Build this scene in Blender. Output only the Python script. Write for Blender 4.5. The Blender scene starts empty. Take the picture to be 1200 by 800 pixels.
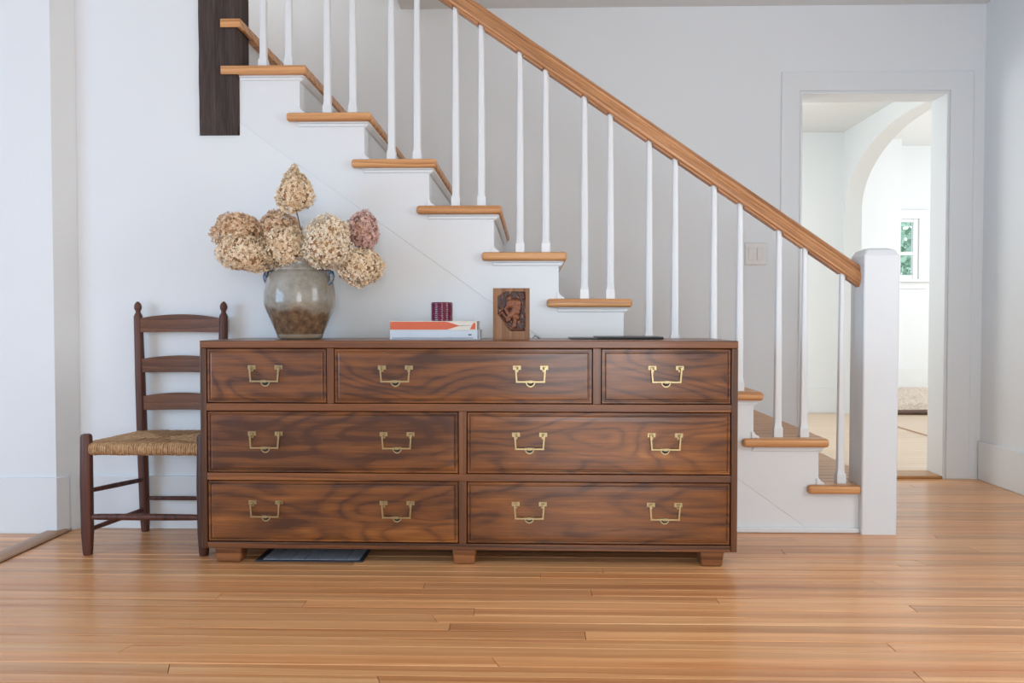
import bpy, math, random
from mathutils import Vector, Matrix, noise
PI = math.pi
S = bpy.context.scene
COL = S.collection

# ------------------------------------------------------------------ camera
cam = bpy.data.cameras.new('camera'); camo = bpy.data.objects.new('camera', cam); COL.objects.link(camo)
cam.sensor_width = 36.0; cam.lens = 36.0*950/1200; cam.clip_start = .05; cam.clip_end = 200
camo.location = (0, 0, .845)
camo.rotation_euler = (math.radians(90-1.5), 0, math.radians(1.4))
S.camera = camo

# ------------------------------------------------------------------ world, lights, exposure
W = bpy.data.worlds.new('sky'); S.world = W; W.use_nodes = True
bg = W.node_tree.nodes['Background']; bg.inputs[0].default_value = (.80, .90, 1.0, 1); bg.inputs[1].default_value = 1.6
S.view_settings.view_transform = 'Standard'; S.view_settings.look = 'None'
S.view_settings.exposure = 0.50; S.view_settings.gamma = 1.0; S.view_settings.use_curve_mapping = False

def area(name, loc, direction, sx, sy, power, color):
    l = bpy.data.lights.new(name, 'AREA'); l.shape = 'RECTANGLE'; l.size = sx; l.size_y = sy
    l.energy = power; l.color = color
    o = bpy.data.objects.new(name, l); COL.objects.link(o); o.location = loc
    o.rotation_euler = Vector(direction).to_track_quat('-Z', 'Y').to_euler()
    return o
DAY = (.86, .93, 1.0)
area('daylight_rear_window', (.60, -3.28, 1.16), (0, 1, 0), 1.6, 2.1, 44, (.93, .965, 1.0))
area('daylight_right_window', (2.50, 1.35, 1.45), (-1, 0, 0), 1.3, 1.4, 17, (.92, .96, 1.0))
area('daylight_left_window', (-4.98, -.6, 1.25), (1, 0, 0), 3.4, 1.9, 86, (.38, .64, 1.0))
area('fill_light_hall', (.66, 5.9, 1.5), (1, 0, 0), 1.2, 1.5, 18, (.96, .99, 1.0))  # added fill lamp in front of the solid hall wall, no window there
area('fill_light_far_room', (6.9, 7.6, 1.6), (-1, 0, 0), 2.6, 1.8, 78, (.93, .96, 1.0))  # unseen fill lamp, added to brighten the room beyond the arch
area('fill_light_stairwell', (-1.75, 3.8, 2.9), (1, 0, -.1), .7, .7, 3.5, (.97, .97, 1.0))  # invented source up the stairs, brightens the back corridor

# ------------------------------------------------------------------ node helpers
def srgb(r, g, b):
    f = lambda c: (c/255/12.92) if c/255 <= .04045 else ((c/255+.055)/1.055)**2.4
    return (f(r), f(g), f(b), 1)
class NT:
    def __init__(s, name):
        s.m = bpy.data.materials.new(name); s.m.use_nodes = True; s.t = s.m.node_tree
        s.b = s.t.nodes['Principled BSDF']
    def n(s, typ, **kw):
        nd = s.t.nodes.new(typ)
        for k, v in kw.items():
            if k.startswith('i_'):
                key = k[2:]; key = int(key) if key.isdigit() else key.replace('_', ' ')
                nd.inputs[key].default_value = v
            else: setattr(nd, k, v)
        return nd
    def l(s, a, b): s.t.links.new(a, b)
    def ramp(s, fac, stops):
        r = s.n('ShaderNodeValToRGB'); e = r.color_ramp.elements
        while len(e) < len(stops): e.new(.5)
        for k, (p, c) in enumerate(stops): e[k].position = p; e[k].color = c
        s.l(fac, r.inputs[0]); return r.outputs[0]
    def mix(s, fac, a, b, mode='MIX'):
        m = s.n('ShaderNodeMix', data_type='RGBA', blend_type=mode)
        for sock, v in ((m.inputs[0], fac), (m.inputs[6], a), (m.inputs[7], b)):
            if hasattr(v, 'links'): s.l(v, sock)
            else: sock.default_value = v
        return m.outputs[2]
    def math(s, op, a, b=0.0):
        m = s.n('ShaderNodeMath', operation=op)
        for k, v in enumerate((a, b)):
            if hasattr(v, 'links'): s.l(v, m.inputs[k])
            else: m.inputs[k].default_value = v
        return m.outputs[0]
    def bump(s, h, strength=.2, dist=.002):
        b = s.n('ShaderNodeBump', i_Strength=strength, i_Distance=dist); s.l(h, b.inputs['Height']); s.l(b.outputs[0], s.b.inputs['Normal'])
    def coords(s, scale=(1, 1, 1), rnd=0.0, rot=(0, 0, 0)):
        tc = s.n('ShaderNodeTexCoord'); v = tc.outputs['Object']
        if rnd:
            oi = s.n('ShaderNodeObjectInfo')
            sc = s.n('ShaderNodeVectorMath', operation='SCALE'); sc.inputs[0].default_value = (17.3, 9.1, 23.7)
            mm = s.math('MULTIPLY', oi.outputs['Random'], rnd); s.l(mm, sc.inputs['Scale'])
            ad = s.n('ShaderNodeVectorMath', operation='ADD'); s.l(v, ad.inputs[0]); s.l(sc.outputs[0], ad.inputs[1]); v = ad.outputs[0]
            s.rand = oi.outputs['Random']
        mp = s.n('ShaderNodeMapping'); mp.inputs['Scale'].default_value = scale; mp.inputs['Rotation'].default_value = rot
        s.l(v, mp.inputs[0]); return mp.outputs[0]
    def noise(s, v, scale=5, detail=4, rough=.5, dist=0.0):
        n = s.n('ShaderNodeTexNoise', i_Scale=scale, i_Detail=detail, i_Roughness=rough, i_Distortion=dist); s.l(v, n.inputs['Vector']); return n.outputs[0]
    def set(s, color=None, rough=.5, metal=0, coat=0, spec=.5):
        if color is not None:
            if hasattr(color, 'links'): s.l(color, s.b.inputs['Base Color'])
            else: s.b.inputs['Base Color'].default_value = color
        if hasattr(rough, 'links'): s.l(rough, s.b.inputs['Roughness'])
        else: s.b.inputs['Roughness'].default_value = rough
        s.b.inputs['Metallic'].default_value = metal; s.b.inputs['Coat Weight'].default_value = coat
        s.b.inputs['Coat Roughness'].default_value = .12
        s.b.inputs['Specular IOR Level'].default_value = spec
        return s.m

def paint(name, c, rough=.55, spec=.3, mott=.03):
    t = NT(name); v = t.coords(); n = t.noise(v, 1.3, 3)
    d = tuple(x*(1-mott) for x in c[:3])+(1,)
    fine = t.noise(v, 140, 2); t.bump(fine, .06, .001)
    return t.set(t.mix(n, c, d), rough, spec=spec)
def plain(name, c, rough=.5, metal=0, spec=.5, coat=0, var=.12, vs=30):
    t = NT(name); v = t.coords(); n = t.noise(v, vs, 4)
    return t.set(t.mix(n, c, tuple(x*(1-var) for x in c[:3])+(1,)), rough, metal, coat, spec)
def wood(name, dark, mid, light, axis='X', freq=14, stretch=.12, cath=.6, rough=.4, coat=0, spec=.5, rnd=3.0, pores=.35, mottle=.5, planks=0.0, bump=.15, figure=False, wd=2.5, ws=.9):
    t = NT(name)
    st = {'X': (stretch, 1, 1), 'Y': (1, stretch, 1), 'Z': (1, 1, stretch)}[axis]
    v = t.coords(st, rnd)
    low = t.noise(v, 3.2, 3, .5, .6)
    w = t.n('ShaderNodeTexWave', wave_type='RINGS' , rings_direction=axis, wave_profile='SIN' if figure else 'SAW', i_Scale=freq, i_Distortion=(9.0 if not figure else 5.5)*cath, i_Detail=wd, i_Detail_Scale=ws, i_Detail_Roughness=.55)
    t.l(v, w.inputs['Vector'])
    ring = t.ramp(w.outputs['Fac'], [(0, (.0, .0, .0, 1)), (.35, (.45, .45, .45, 1)), (.75, (.7, .7, .7, 1)), (1, (1, 1, 1, 1))])
    st2 = {'X': (.03, 1, 1), 'Y': (1, .03, 1), 'Z': (1, 1, .03)}[axis]
    v2 = t.coords(st2, rnd); por = t.noise(v2, 260, 3, .6); str_ = t.noise(v2, 45, 4, .6)
    a = t.math('ADD', t.math('MULTIPLY', ring, .0 if False else (.42*cath+.08) if not figure else .06), t.math('MULTIPLY', str_, .55))
    if figure:
        v4 = t.coords({'X': (.28, 1, 1), 'Z': (1, 1, .28)}[axis], rnd); N4 = t.noise(v4, 4.2, 2.5, .45, .35)
        sx_ = t.n('ShaderNodeSeparateXYZ'); t.l(v4, sx_.inputs[0])
        ph4 = t.math('ADD', t.math('MULTIPLY', N4, 95), t.math('MULTIPLY', sx_.outputs['Z'], 45)); sn = t.math('SINE', ph4)
        lines = t.ramp(t.math('ADD', t.math('MULTIPLY', sn, .5), .5), [(0, (0, 0, 0, 1)), (.25, (.65, .65, .65, 1)), (1, (1, 1, 1, 1))])
        wig = t.noise(v4, 30, 3, .6)
        a = t.math('ADD', a, t.math('MULTIPLY', t.math('MULTIPLY', t.math('SUBTRACT', lines, .75), .34), wig))
        v3 = t.coords({'X': (.22, 1, 1), 'Z': (1, 1, .22)}[axis], rnd); blot = t.noise(v3, 11, 5, .62, .8)
        a = t.math('ADD', a, t.math('MULTIPLY', t.math('SUBTRACT', blot, .40), .55))
    a = t.math('ADD', a, t.math('MULTIPLY', t.math('SUBTRACT', low, .5), mottle))
    a = t.math('ADD', a, t.math('MULTIPLY', t.math('SUBTRACT', por, .5), pores))
    c = t.ramp(a, [(.18, dark), (.5, mid), (.82, light)])
    if planks:
        f = t.math('ADD', t.math('MULTIPLY', t.rand, planks), 1-planks*.55)
        cc = t.n('ShaderNodeCombineColor'); 
        for k in range(3): t.l(f if k < 2 else f, cc.inputs[k])
        c = t.mix(1.0, c, cc.outputs[0], 'MULTIPLY')
    t.bump(por, bump, .0006)
    return t.set(c, rough, coat=coat, spec=spec)

M = {}
M['wall'] = paint('white_wall_paint', (.835, .865, .872, 1))
M['trim'] = paint('white_trim_paint', (.82, .85, .855, 1), .35, .5)
M['ceiling'] = paint('ceiling_paint', (.80, .81, .80, 1))
M['baluster'] = paint('white_gloss_paint', (.82, .85, .855, 1), .3, .5)
M['floor'] = wood('fir_floor_boards', srgb(196, 126, 74), srgb(234, 176, 120), srgb(252, 214, 162), 'X', 7, .1, .35, .30, 0.15, .45, 5.0, .2, .45, .32, .08)
M['floor_far'] = wood('pale_far_floor', srgb(196, 165, 135), srgb(222, 198, 170), srgb(236, 218, 194), 'X', 10, .1, .4, .35, 0, .45, 3.0, .2, .3)
M['subfloor'] = plain('dark_joint_fill', srgb(70, 42, 26), .9)
M['threshold'] = wood('threshold_wood', srgb(150, 112, 84), srgb(192, 152, 118), srgb(212, 176, 142), 'Y', 9, .12, .3, .4)
M['threshold_x'] = wood('door_threshold_wood', srgb(160, 110, 62), srgb(206, 156, 104), srgb(222, 176, 126), 'X', 9, .12, .5, .4)
M['tread'] = wood('oak_tread', srgb(168, 108, 60), srgb(222, 164, 108), srgb(240, 192, 140), 'X', 9, .12, .45, .38, .1, .4, 5, .3, .3)
M['rail'] = wood('oak_handrail', srgb(142, 92, 54), srgb(208, 152, 104), srgb(238, 192, 148), 'X', 9, .08, .4, .38, .05, .4, 1, .6, .35)
M['walnut'] = wood('stained_chestnut', srgb(74, 38, 16), srgb(136, 80, 32), srgb(192, 126, 60), 'X', 10, .2, 1.3, .42, .6, .35, 5.0, .35, .42, figure=True, wd=4, ws=1.3)
M['walnut'].node_tree.nodes['Principled BSDF'].inputs['Coat Roughness'].default_value = .17
M['walnut_z'] = wood('stained_chestnut_upright', srgb(50, 28, 15), srgb(106, 62, 31), srgb(142, 88, 46), 'Z', 9, .12, .6, .36, .2, .5, 5.0, .3, .6)
M['walnut_x'] = wood('stained_chestnut_rail', srgb(58, 32, 16), srgb(122, 72, 36), srgb(160, 102, 54), 'X', 9, .12, .6, .36, .2, .5, 5.0, .3, .6)
M['foot'] = wood('dresser_foot_wood', srgb(96, 56, 28), srgb(150, 95, 55), srgb(178, 120, 75), 'X', 9, .2, .5, .5, 0, .4)
M['chairwood'] = wood('dark_brown_chair_wood', srgb(58, 34, 27), srgb(98, 58, 46), srgb(128, 82, 64), 'Z', 10, .1, .4, .45, .05, .4, 4)
M['slatwood'] = wood('brown_slat_wood', srgb(76, 48, 34), srgb(120, 80, 57), srgb(146, 100, 73), 'X', 10, .1, .4, .5, 0, .4, 4)
M['beam'] = wood('old_dark_beam', srgb(58, 49, 46), srgb(84, 72, 67), srgb(106, 94, 87), 'Z', 3, .25, .3, .8, 0, .25, 3, .7, .5, 0, 1.0)
M['brass'] = plain('aged_brass', srgb(196, 178, 134), .30, .85, .5, 0, .45, 60)
M['black'] = plain('dark_recess', srgb(22, 20, 20), .5)
M['gray_louvre'] = plain('grey_vent_metal', srgb(178, 184, 192), .5, .1)
M['vent_frame'] = plain('dark_vent_frame', srgb(62, 68, 76), .45, .2)
M['maroon'] = plain('maroon_glass', srgb(122, 44, 70), .12, 0, .6, .5)
M['orange'] = plain('orange_print', srgb(226, 110, 74), .55)
M['cream'] = plain('cream_book_cover', srgb(238, 228, 212), .5)
M['paleblue'] = plain('pale_book_cover', srgb(214, 224, 232), .45)
M['pages'] = plain('book_pages', srgb(232, 228, 218), .8)
M['greyink'] = plain('grey_ink', srgb(110, 120, 135), .6)
M['tray'] = plain('dark_flat_case', srgb(42, 46, 46), .35)
M['switch'] = plain('switch_plastic', srgb(236, 233, 228), .35)
M['cord'] = plain('teal_cord', srgb(40, 70, 70), .6)
M['stem'] = plain('dry_stem', srgb(120, 88, 62), .8)
M['glass'] = NT('window_glass').set((1, 1, 1, 1), .02)
g = M['glass'].node_tree.nodes['Principled BSDF']; g.inputs['Transmission Weight'].default_value = 1; g.inputs['IOR'].default_value = 1.02
M['leaf'] = plain('tree_leaf', srgb(176, 208, 184), .6, var=.3, vs=8)
# carved plaque wood
M['plaque'] = wood('carved_block_wood', srgb(96, 64, 42), srgb(156, 112, 78), srgb(184, 140, 102), 'Z', 8, .15, .5, .55, 0, .4, 1)
M['carving'] = wood('carving_dark_wood', srgb(42, 20, 14), srgb(84, 44, 30), srgb(128, 74, 46), 'Z', 9, .3, .5, .38, .1, .5, 1)
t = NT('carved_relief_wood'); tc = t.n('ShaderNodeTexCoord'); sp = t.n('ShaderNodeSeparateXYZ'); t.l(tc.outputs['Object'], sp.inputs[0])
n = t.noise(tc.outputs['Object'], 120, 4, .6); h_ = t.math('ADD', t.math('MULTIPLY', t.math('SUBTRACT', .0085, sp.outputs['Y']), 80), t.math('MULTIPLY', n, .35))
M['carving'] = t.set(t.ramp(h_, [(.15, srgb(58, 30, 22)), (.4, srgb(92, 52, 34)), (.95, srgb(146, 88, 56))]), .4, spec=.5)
# rush
t = NT('rush'); v = t.coords((1, 1, 1)); n = t.noise(v, 90, 5, .7); n2 = t.noise(v, 9, 2)
M['rush'] = t.set(t.mix(t.math('MULTIPLY', n2, .5), t.ramp(n, [(.3, srgb(120, 86, 54)), (.5, srgb(186, 148, 106)), (.7, srgb(224, 192, 150))]), srgb(190, 150, 112)), .7, spec=.3)
# stoneware: grey salt glaze, brown wash low on the body (height in object space, vase origin at its base)
t = NT('salt_glazed_stoneware'); tc = t.n('ShaderNodeTexCoord'); sp = t.n('ShaderNodeSeparateXYZ'); t.l(tc.outputs['Object'], sp.inputs[0])
n = t.noise(tc.outputs['Object'], 9, 5, .6); n2 = t.noise(tc.outputs['Object'], 45, 4, .65); n3 = t.noise(tc.outputs['Object'], 4, 2)
base = t.ramp(t.math('ADD', t.math('MULTIPLY', n, .6), t.math('MULTIPLY', n2, .4)), [(.32, srgb(118, 112, 98)), (.5, srgb(152, 148, 136)), (.7, srgb(172, 168, 156))])
base = t.mix(t.ramp(n3, [(.48, (0, 0, 0, 1)), (.62, (.6, .6, .6, 1))]), base, srgb(158, 132, 100))
hz = t.math('ADD', t.math('ADD', sp.outputs['Z'], t.math('MULTIPLY', sp.outputs['X'], .16)), t.math('MULTIPLY', n, -.13))
m1 = t.ramp(hz, [(.030, (1, 1, 1, 1)), (.052, (0, 0, 0, 1))]); m2 = t.ramp(hz, [(-.046, (0, 0, 0, 1)), (-.03, (1, 1, 1, 1))])
mk = t.math('MULTIPLY', m1, t.math('GREATER_THAN', sp.outputs['Z'], .018))
brown = t.ramp(n2, [(.3, srgb(78, 56, 40)), (.5, srgb(112, 82, 56)), (.72, srgb(146, 116, 84))])
t.bump(n2, .12, .002)
M['stoneware'] = t.set(t.mix(t.math('MULTIPLY', mk, .9), base, brown), .22, coat=.5, spec=.5)
t = NT('cobalt_glaze'); v = t.coords(); n = t.noise(v, 60, 3, .6)
M['cobalt'] = t.set(t.ramp(n, [(.42, srgb(130, 134, 132)), (.5, srgb(66, 96, 128)), (.62, srgb(40, 62, 92))]), .25, coat=.4)
# shag
t = NT('shag_wool'); v = t.coords(); n = t.noise(v, 60, 4, .7)
M['shag'] = t.set(t.ramp(n, [(.3, srgb(176, 158, 142)), (.6, srgb(222, 208, 194))]), .95, spec=.1)
M['rugedge'] = plain('rug_underside', srgb(120, 98, 88), .9)
def petal(name, a, b, c):
    t = NT(name); v = t.coords((1, 1, 1)); n = t.noise(v, 38, 3, .6); n2 = t.noise(v, 150, 2, .6)
    m = t.math('ADD', t.math('MULTIPLY', n, .65), t.math('MULTIPLY', n2, .35))
    m_ = t.set(t.ramp(m, [(.34, a), (.5, b), (.64, c)]), .75, spec=.2)
    t.b.inputs['Subsurface Weight'].default_value = 0
    return m_
M['petal_tan'] = petal('dry_petal_tan', srgb(222, 184, 142), srgb(250, 226, 190), srgb(253, 240, 216))
M['petal_brown'] = petal('dry_petal_brown', srgb(196, 150, 116), srgb(238, 202, 164), srgb(250, 226, 194))
M['petal_cream'] = petal('dry_petal_cream', srgb(230, 196, 152), srgb(251, 234, 206), srgb(254, 244, 226))
M['petal_pink'] = petal('dry_petal_pink', srgb(192, 144, 134), srgb(230, 192, 180), srgb(242, 214, 202))
M['core'] = plain('flower_core', srgb(206, 164, 122), .9)

# ------------------------------------------------------------------ mesh helpers
class MB:
    def __init__(s): s.v = []; s.f = []; s.m = []
    def add(s, vs, fs, mi=0):
        o = len(s.v); s.v += [tuple(p) for p in vs]
        for f in fs: s.f.append(tuple(i+o for i in f)); s.m.append(mi)
    def box(s, x0, x1, y0, y1, z0, z1, mi=0):
        s.add([(x0, y0, z0), (x1, y0, z0), (x1, y1, z0), (x0, y1, z0), (x0, y0, z1), (x1, y0, z1), (x1, y1, z1), (x0, y1, z1)],
              [(0, 3, 2, 1), (4, 5, 6, 7), (0, 1, 5, 4), (1, 2, 6, 5), (2, 3, 7, 6), (3, 0, 4, 7)], mi)
    def prism(s, poly, axis, a, b, mi=0):
        """poly: 2D points; axis 'Y': (x,z) extruded along y; 'Z': (x,y) along z; 'X': (y,z) along x"""
        def P(p, t):
            return {'Y': (p[0], t, p[1]), 'Z': (p[0], p[1], t), 'X': (t, p[0], p[1])}[axis]
        n = len(poly)
        area_ = sum(poly[i][0]*poly[(i+1) % n][1]-poly[(i+1) % n][0]*poly[i][1] for i in range(n))
        if (area_ < 0) != (axis == 'Y'): poly = poly[::-1]
        # with CCW polys (CW for Y) the b-side faces outward
        vs = [P(p, a) for p in poly]+[P(p, b) for p in poly]
        fs = [tuple(range(n))[::-1], tuple(range(n, 2*n))]+[(i, (i+1) % n, n+(i+1) % n, n+i) for i in range(n)]
        s.add(vs, fs, mi)
    def lathe(s, prof, n=32, c=(0, 0, 0), mi=0, cap=True):
        o = len(s.v)
        for r, z in prof:
            for k in range(n):
                a = 2*PI*k/n; s.v.append((c[0]+r*math.cos(a), c[1]+r*math.sin(a), c[2]+z))
        for j in range(len(prof)-1):
            for k in range(n):
                k2 = (k+1) % n; s.f.append((o+j*n+k, o+j*n+k2, o+(j+1)*n+k2, o+(j+1)*n+k)); s.m.append(mi)
        if cap:
            s.f.append(tuple(o+k for k in range(n))[::-1]); s.m.append(mi)
            q = o+(len(prof)-1)*n; s.f.append(tuple(q+k for k in range(n))); s.m.append(mi)
    def tube(s, pts, rad, n=8, mi=0, cap=True, flat=None):
        pts = [Vector(p) for p in pts]; o = len(s.v); up = None
        for i, p in enumerate(pts):
            d = (pts[min(i+1, len(pts)-1)]-pts[max(i-1, 0)]).normalized()
            if up is None: up = Vector((0, 0, 1)) if abs(d.z) < .9 else Vector((1, 0, 0))
            a = d.cross(up).normalized(); b = a.cross(d).normalized(); up = b
            r = rad[i] if hasattr(rad, '__len__') else rad
            for k in range(n):
                t = 2*PI*k/n; s.v.append(tuple(p+a*r*math.cos(t)+b*r*math.sin(t)))
        for j in range(len(pts)-1):
            for k in range(n):
                k2 = (k+1) % n; s.f.append((o+j*n+k, o+(j+1)*n+k, o+(j+1)*n+k2, o+j*n+k2)[::-1]); s.m.append(mi)
        if cap:
            s.f.append(tuple(o+k for k in range(n))); s.m.append(mi)
            q = o+(len(pts)-1)*n; s.f.append(tuple(q+k for k in range(n))[::-1]); s.m.append(mi)
    def mesh(s, name, mats, smooth=None):
        me = bpy.data.meshes.new(name); me.from_pydata(s.v, [], s.f)
        for m in (mats if isinstance(mats, (list, tuple)) else [mats]): me.materials.append(m)
        me.polygons.foreach_set('material_index', s.m)
        import bmesh
        bm = bmesh.new(); bm.from_mesh(me); bmesh.ops.recalc_face_normals(bm, faces=bm.faces); bm.to_mesh(me); bm.free()
        if smooth is not None:
            me.shade_smooth(); me.set_sharp_from_angle(angle=math.radians(smooth))
        me.update(); return me
    def build(s, name, mats, parent=None, bevel=0, smooth=None, loc=None, seg=2):
        o = bpy.data.objects.new(name, s.mesh(name, mats, smooth)); COL.objects.link(o)
        if parent is not None: o.parent = parent
        if loc is not None: o.location = loc
        if bevel:
            b = o.modifiers.new('bevel', 'BEVEL'); b.width = bevel; b.segments = seg; b.limit_method = 'ANGLE'; b.angle_limit = math.radians(35)
            if smooth is None:
                o.data.shade_smooth(); o.data.set_sharp_from_angle(angle=math.radians(45))
        return o
def bx(name, dims, mat, parent=None, bevel=0, mi=0):
    m = MB(); m.box(*dims); return m.build(name, mat, parent, bevel)
def tag(o, label=None, cat=None, group=None, kind=None):
    if label: o['label'] = label
    if cat: o['category'] = cat
    if group: o['group'] = group
    if kind: o['kind'] = kind
    return o
def empty(name, loc=(0, 0, 0)):
    o = bpy.data.objects.new(name, None); COL.objects.link(o); o.location = loc; o.empty_display_size = .1; return o
def struct(o): o['kind'] = 'structure'; return o

# ------------------------------------------------------------------ room shell
YW = 3.244     # stair side wall
YB = 4.36      # wall with the doorway
XR = 2.385
CEIL = 2.505
# floor with its boards
fl = MB(); fl.box(-5, XR, -3.2, 1.50, -.03, 0); floor = struct(fl.build('floor', M['floor']))
fl = MB(); fl.box(-5, XR+.1, 1.50, YB+.02, -.04, -.012); fl.build('subfloor', M['subfloor'], floor)
random.seed(11)
PW = .0572
y = 1.50; row = 0
fixed = {}  # row -> joint x positions seen in the photograph
def rowof(yy): return int((yy-1.50)/PW)
for (jx, jy) in ((-.96, 2.43), (-.226, 2.19), (-.62, 2.76), (.24, 2.71), (.56, 2.44), (.93, 2.10), (1.02, 3.12), (1.28, 2.80), (1.12, 2.62)):
    fixed.setdefault(rowof(jy), []).append(jx)
def plank(x0, x1, y0, y1, skew=0.0):
    m = MB(); g = .0008; dz = random.uniform(-.0004, .0002); h = .012
    e = .0011
    xa0, xa1 = x0+g, x0+g+skew[0]; xb0, xb1 = x1-g, x1-g+skew[1]
    ya, yb = y0+g, y1-g
    vs = [(xa0, ya, -h), (xb0, ya, -h), (xb1, yb, -h), (xa1, yb, -h),
          (xa0, ya, -e+dz), (xb0, ya, -e+dz), (xb1, yb, -e+dz), (xa1, yb, -e+dz),
          (xa0+e, ya+e, dz), (xb0-e, ya+e, dz), (xb1-e, yb-e, dz), (xa1+e, yb-e, dz)]
    m.add(vs, [(0, 1, 5, 4), (1, 2, 6, 5), (2, 3, 7, 6), (3, 0, 4, 7), (4, 5, 9, 8), (5, 6, 10, 9), (6, 7, 11, 10), (7, 4, 8, 11), (8, 9, 10, 11)])
    return m.build('floorboard', M['floor'], floor)
while y < YB-.01:
    y1 = min(y+PW, YB)
    x0 = -1.85 if y < YW+.02 else 1.20
    js = sorted(fixed.get(row, []))
    xs = [x0]
    if js: xs += [j for j in js if j > x0+.2]
    else: xs.append(x0+random.uniform(.4, 2.4))
    while xs[-1] < XR-2.2: xs.append(xs[-1]+random.uniform(1.7, 3.0))
    xs = [q for q in xs if q < XR-.25]+[XR]
    sk = [0]+[random.choice((-.02, .0, .012, .0)) for _ in xs[1:-1]]+[0]
    for k in range(len(xs)-1): plank(xs[k], xs[k+1], y, y1, (sk[k], sk[k+1]))
    if y < 3.2:
        plank(-4.9, -1.925, y, min(y1, 3.2), (0, 0))
    y = y1; row += 1

# threshold strip between the two rooms
m = MB(); m.prism([(-1.93, 0), (-1.85, 0), (-1.85, .006), (-1.862, .014), (-1.918, .014), (-1.93, .006)], 'Y', 1.5, 3.20)
tag(struct(m.build('trim_1', M['threshold'], None, .003)))

# walls
wl = MB(); wl.prism([(-5, 3.155), (-1.885, 3.155), (-1.833, YW), (-1.833, YW+.15), (-5, YW+.15)], 'Z', -.02, 3.4)
struct(wl.build('wall_left', M['wall']))
b = MB(); b.prism([(-5, 3.143), (-1.878, 3.143), (-1.852, 3.19), (-1.86, 3.20), (-1.89, 3.156), (-5, 3.156)], 'Z', 0, .222)
struct(b.build('baseboard_left', M['trim'], None, .002))
# side wall below the stairs (plaster), excludes the beam notch and the stringer panel
BX0, BX1, BZ = -1.333, -1.170, 1.585
seam = lambda x: .91-.714*(x+.154)
wm = MB(); wm.prism([(-1.833, 0), (1.12, 0), (BX1, seam(BX1)), (BX1, BZ), (BX0, BZ), (BX0, 3.4), (-1.833, 3.4)], 'Y', YW-.0028, YW+.026)
struct(wm.build('wall_under_stairs', M['wall']))
struct(bx('baseboard_middle', (-1.833, .45, YW-.014, YW, 0, .215), M['trim'], None, .003))
# back wall with doorway
DX0, DX1, DZ = 1.42, 2.20, 2.052
wb = MB(); wb.prism([(-2.2, 0), (DX0, 0), (DX0, DZ), (DX1, DZ), (DX1, 0), (XR+.05, 0), (XR+.05, 3.4), (-2.2, 3.4)], 'Y', YB, YB+.165)
struct(wb.build('wall_back', M['wall']))
dc = MB(); dc.prism([(DX0-.10, 0), (DX0-.004, 0), (DX0-.004, DZ+.004), (DX1+.004, DZ+.004), (DX1+.004, 0), (DX1+.125, 0), (DX1+.125, DZ+.105), (DX0-.10, DZ+.105)], 'Y', YB-.008, YB)
dc = dc.build('trim_2', M['trim'], None, .003); struct(dc)
dj = MB(); dj.prism([(DX0, 0), (DX0+.012, 0), (DX0+.012, DZ-.012), (DX1-.012, DZ-.012), (DX1-.012, 0), (DX1, 0), (DX1, DZ), (DX0, DZ)], 'Y', YB-.003, YB+.168)
dj.build('door_jamb', M['trim'], dc, .002)
struct(bx('trim_3', (DX0+.012, DX1-.012, YB-.01, YB+.165, 0, .016), M['threshold_x'], None, .004))
# right wall, with a window opening nearer the camera than the photo shows
wr = MB(); y0, y1, z0, z1 = .7, 2.0, .75, 2.15
wr.prism([(-3.25, 0), (YB, 0), (YB, 3.4), (-3.25, 3.4), (-3.25, z1), (y1, z1), (y1, z0), (y0, z0), (y0, z1), (-3.25, z1-.0005)], 'X', XR, XR+.1)
wr = struct(wr.build('wall_right', M['wall']))
struct(bx('baseboard_right', (XR-.016, XR, -3.2, YB-.012, 0, .205), M['trim'], None, .003))
# rear wall behind the camera with two windows
def wall_with_windows(name, axis, pos, thick, a0, a1, ztop, wins):
    m = MB(); xs = [a0]+[q for w in wins for q in w[:2]]+[a1]
    def seg(u0, u1, w0, w1):
        if axis == 'Y': m.box(u0, u1, pos, pos+thick, w0, w1)
        else: m.box(pos, pos+thick, u0, u1, w0, w1)
    for k in range(0, len(xs), 2): seg(xs[k], xs[k+1], 0, ztop)
    for (u0, u1, w0, w1) in wins: seg(u0, u1, 0, w0); seg(u0, u1, w1, ztop)
    return struct(m.build(name, M['wall']))
def win_frame(name, axis, pos, u0, u1, w0, w1, bars=(1, 1), d=.05, t=.045, mat='trim'):
    m = MB()
    def seg(a, b, c, e, dd=d):
        if axis == 'Y': m.box(a, b, pos-dd/2, pos+dd/2, c, e)
        else: m.box(pos-dd/2, pos+dd/2, a, b, c, e)
    seg(u0, u0+t, w0, w1); seg(u1-t, u1, w0, w1); seg(u0+t, u1-t, w0, w0+t); seg(u0+t, u1-t, w1-t, w1)
    for k in range(1, bars[0]+1):
        c = u0+(u1-u0)*k/(bars[0]+1); seg(c-.012, c+.012, w0+t, w1-t, .02)
    for k in range(1, bars[1]+1):
        c = w0+(w1-w0)*k/(bars[1]+1); seg(u0+t, u1-t, c-.02, c+.02, .03)
    return struct(m.build(name, M[mat]))
wall_with_windows('wall_rear', 'Y', -3.25, .1, -5.1, XR+.1, CEIL+.05, [(-.2, 1.4, .08, 2.25)])
win_frame('window_1', 'Y', -3.2, -.2, 1.4, .08, 2.25, (1, 2))
win_frame('window_2', 'X', XR+.05, .7, 2.0, .75, 2.15)
wall_with_windows('wall_far_left', 'X', -4.97, .1, -3.15, 3.3, CEIL+.05, [(-2.3, 1.1, .3, 2.2)])
win_frame('window_3', 'X', -4.92, -2.3, 1.1, .3, 2.2, (2, 1))
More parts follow.
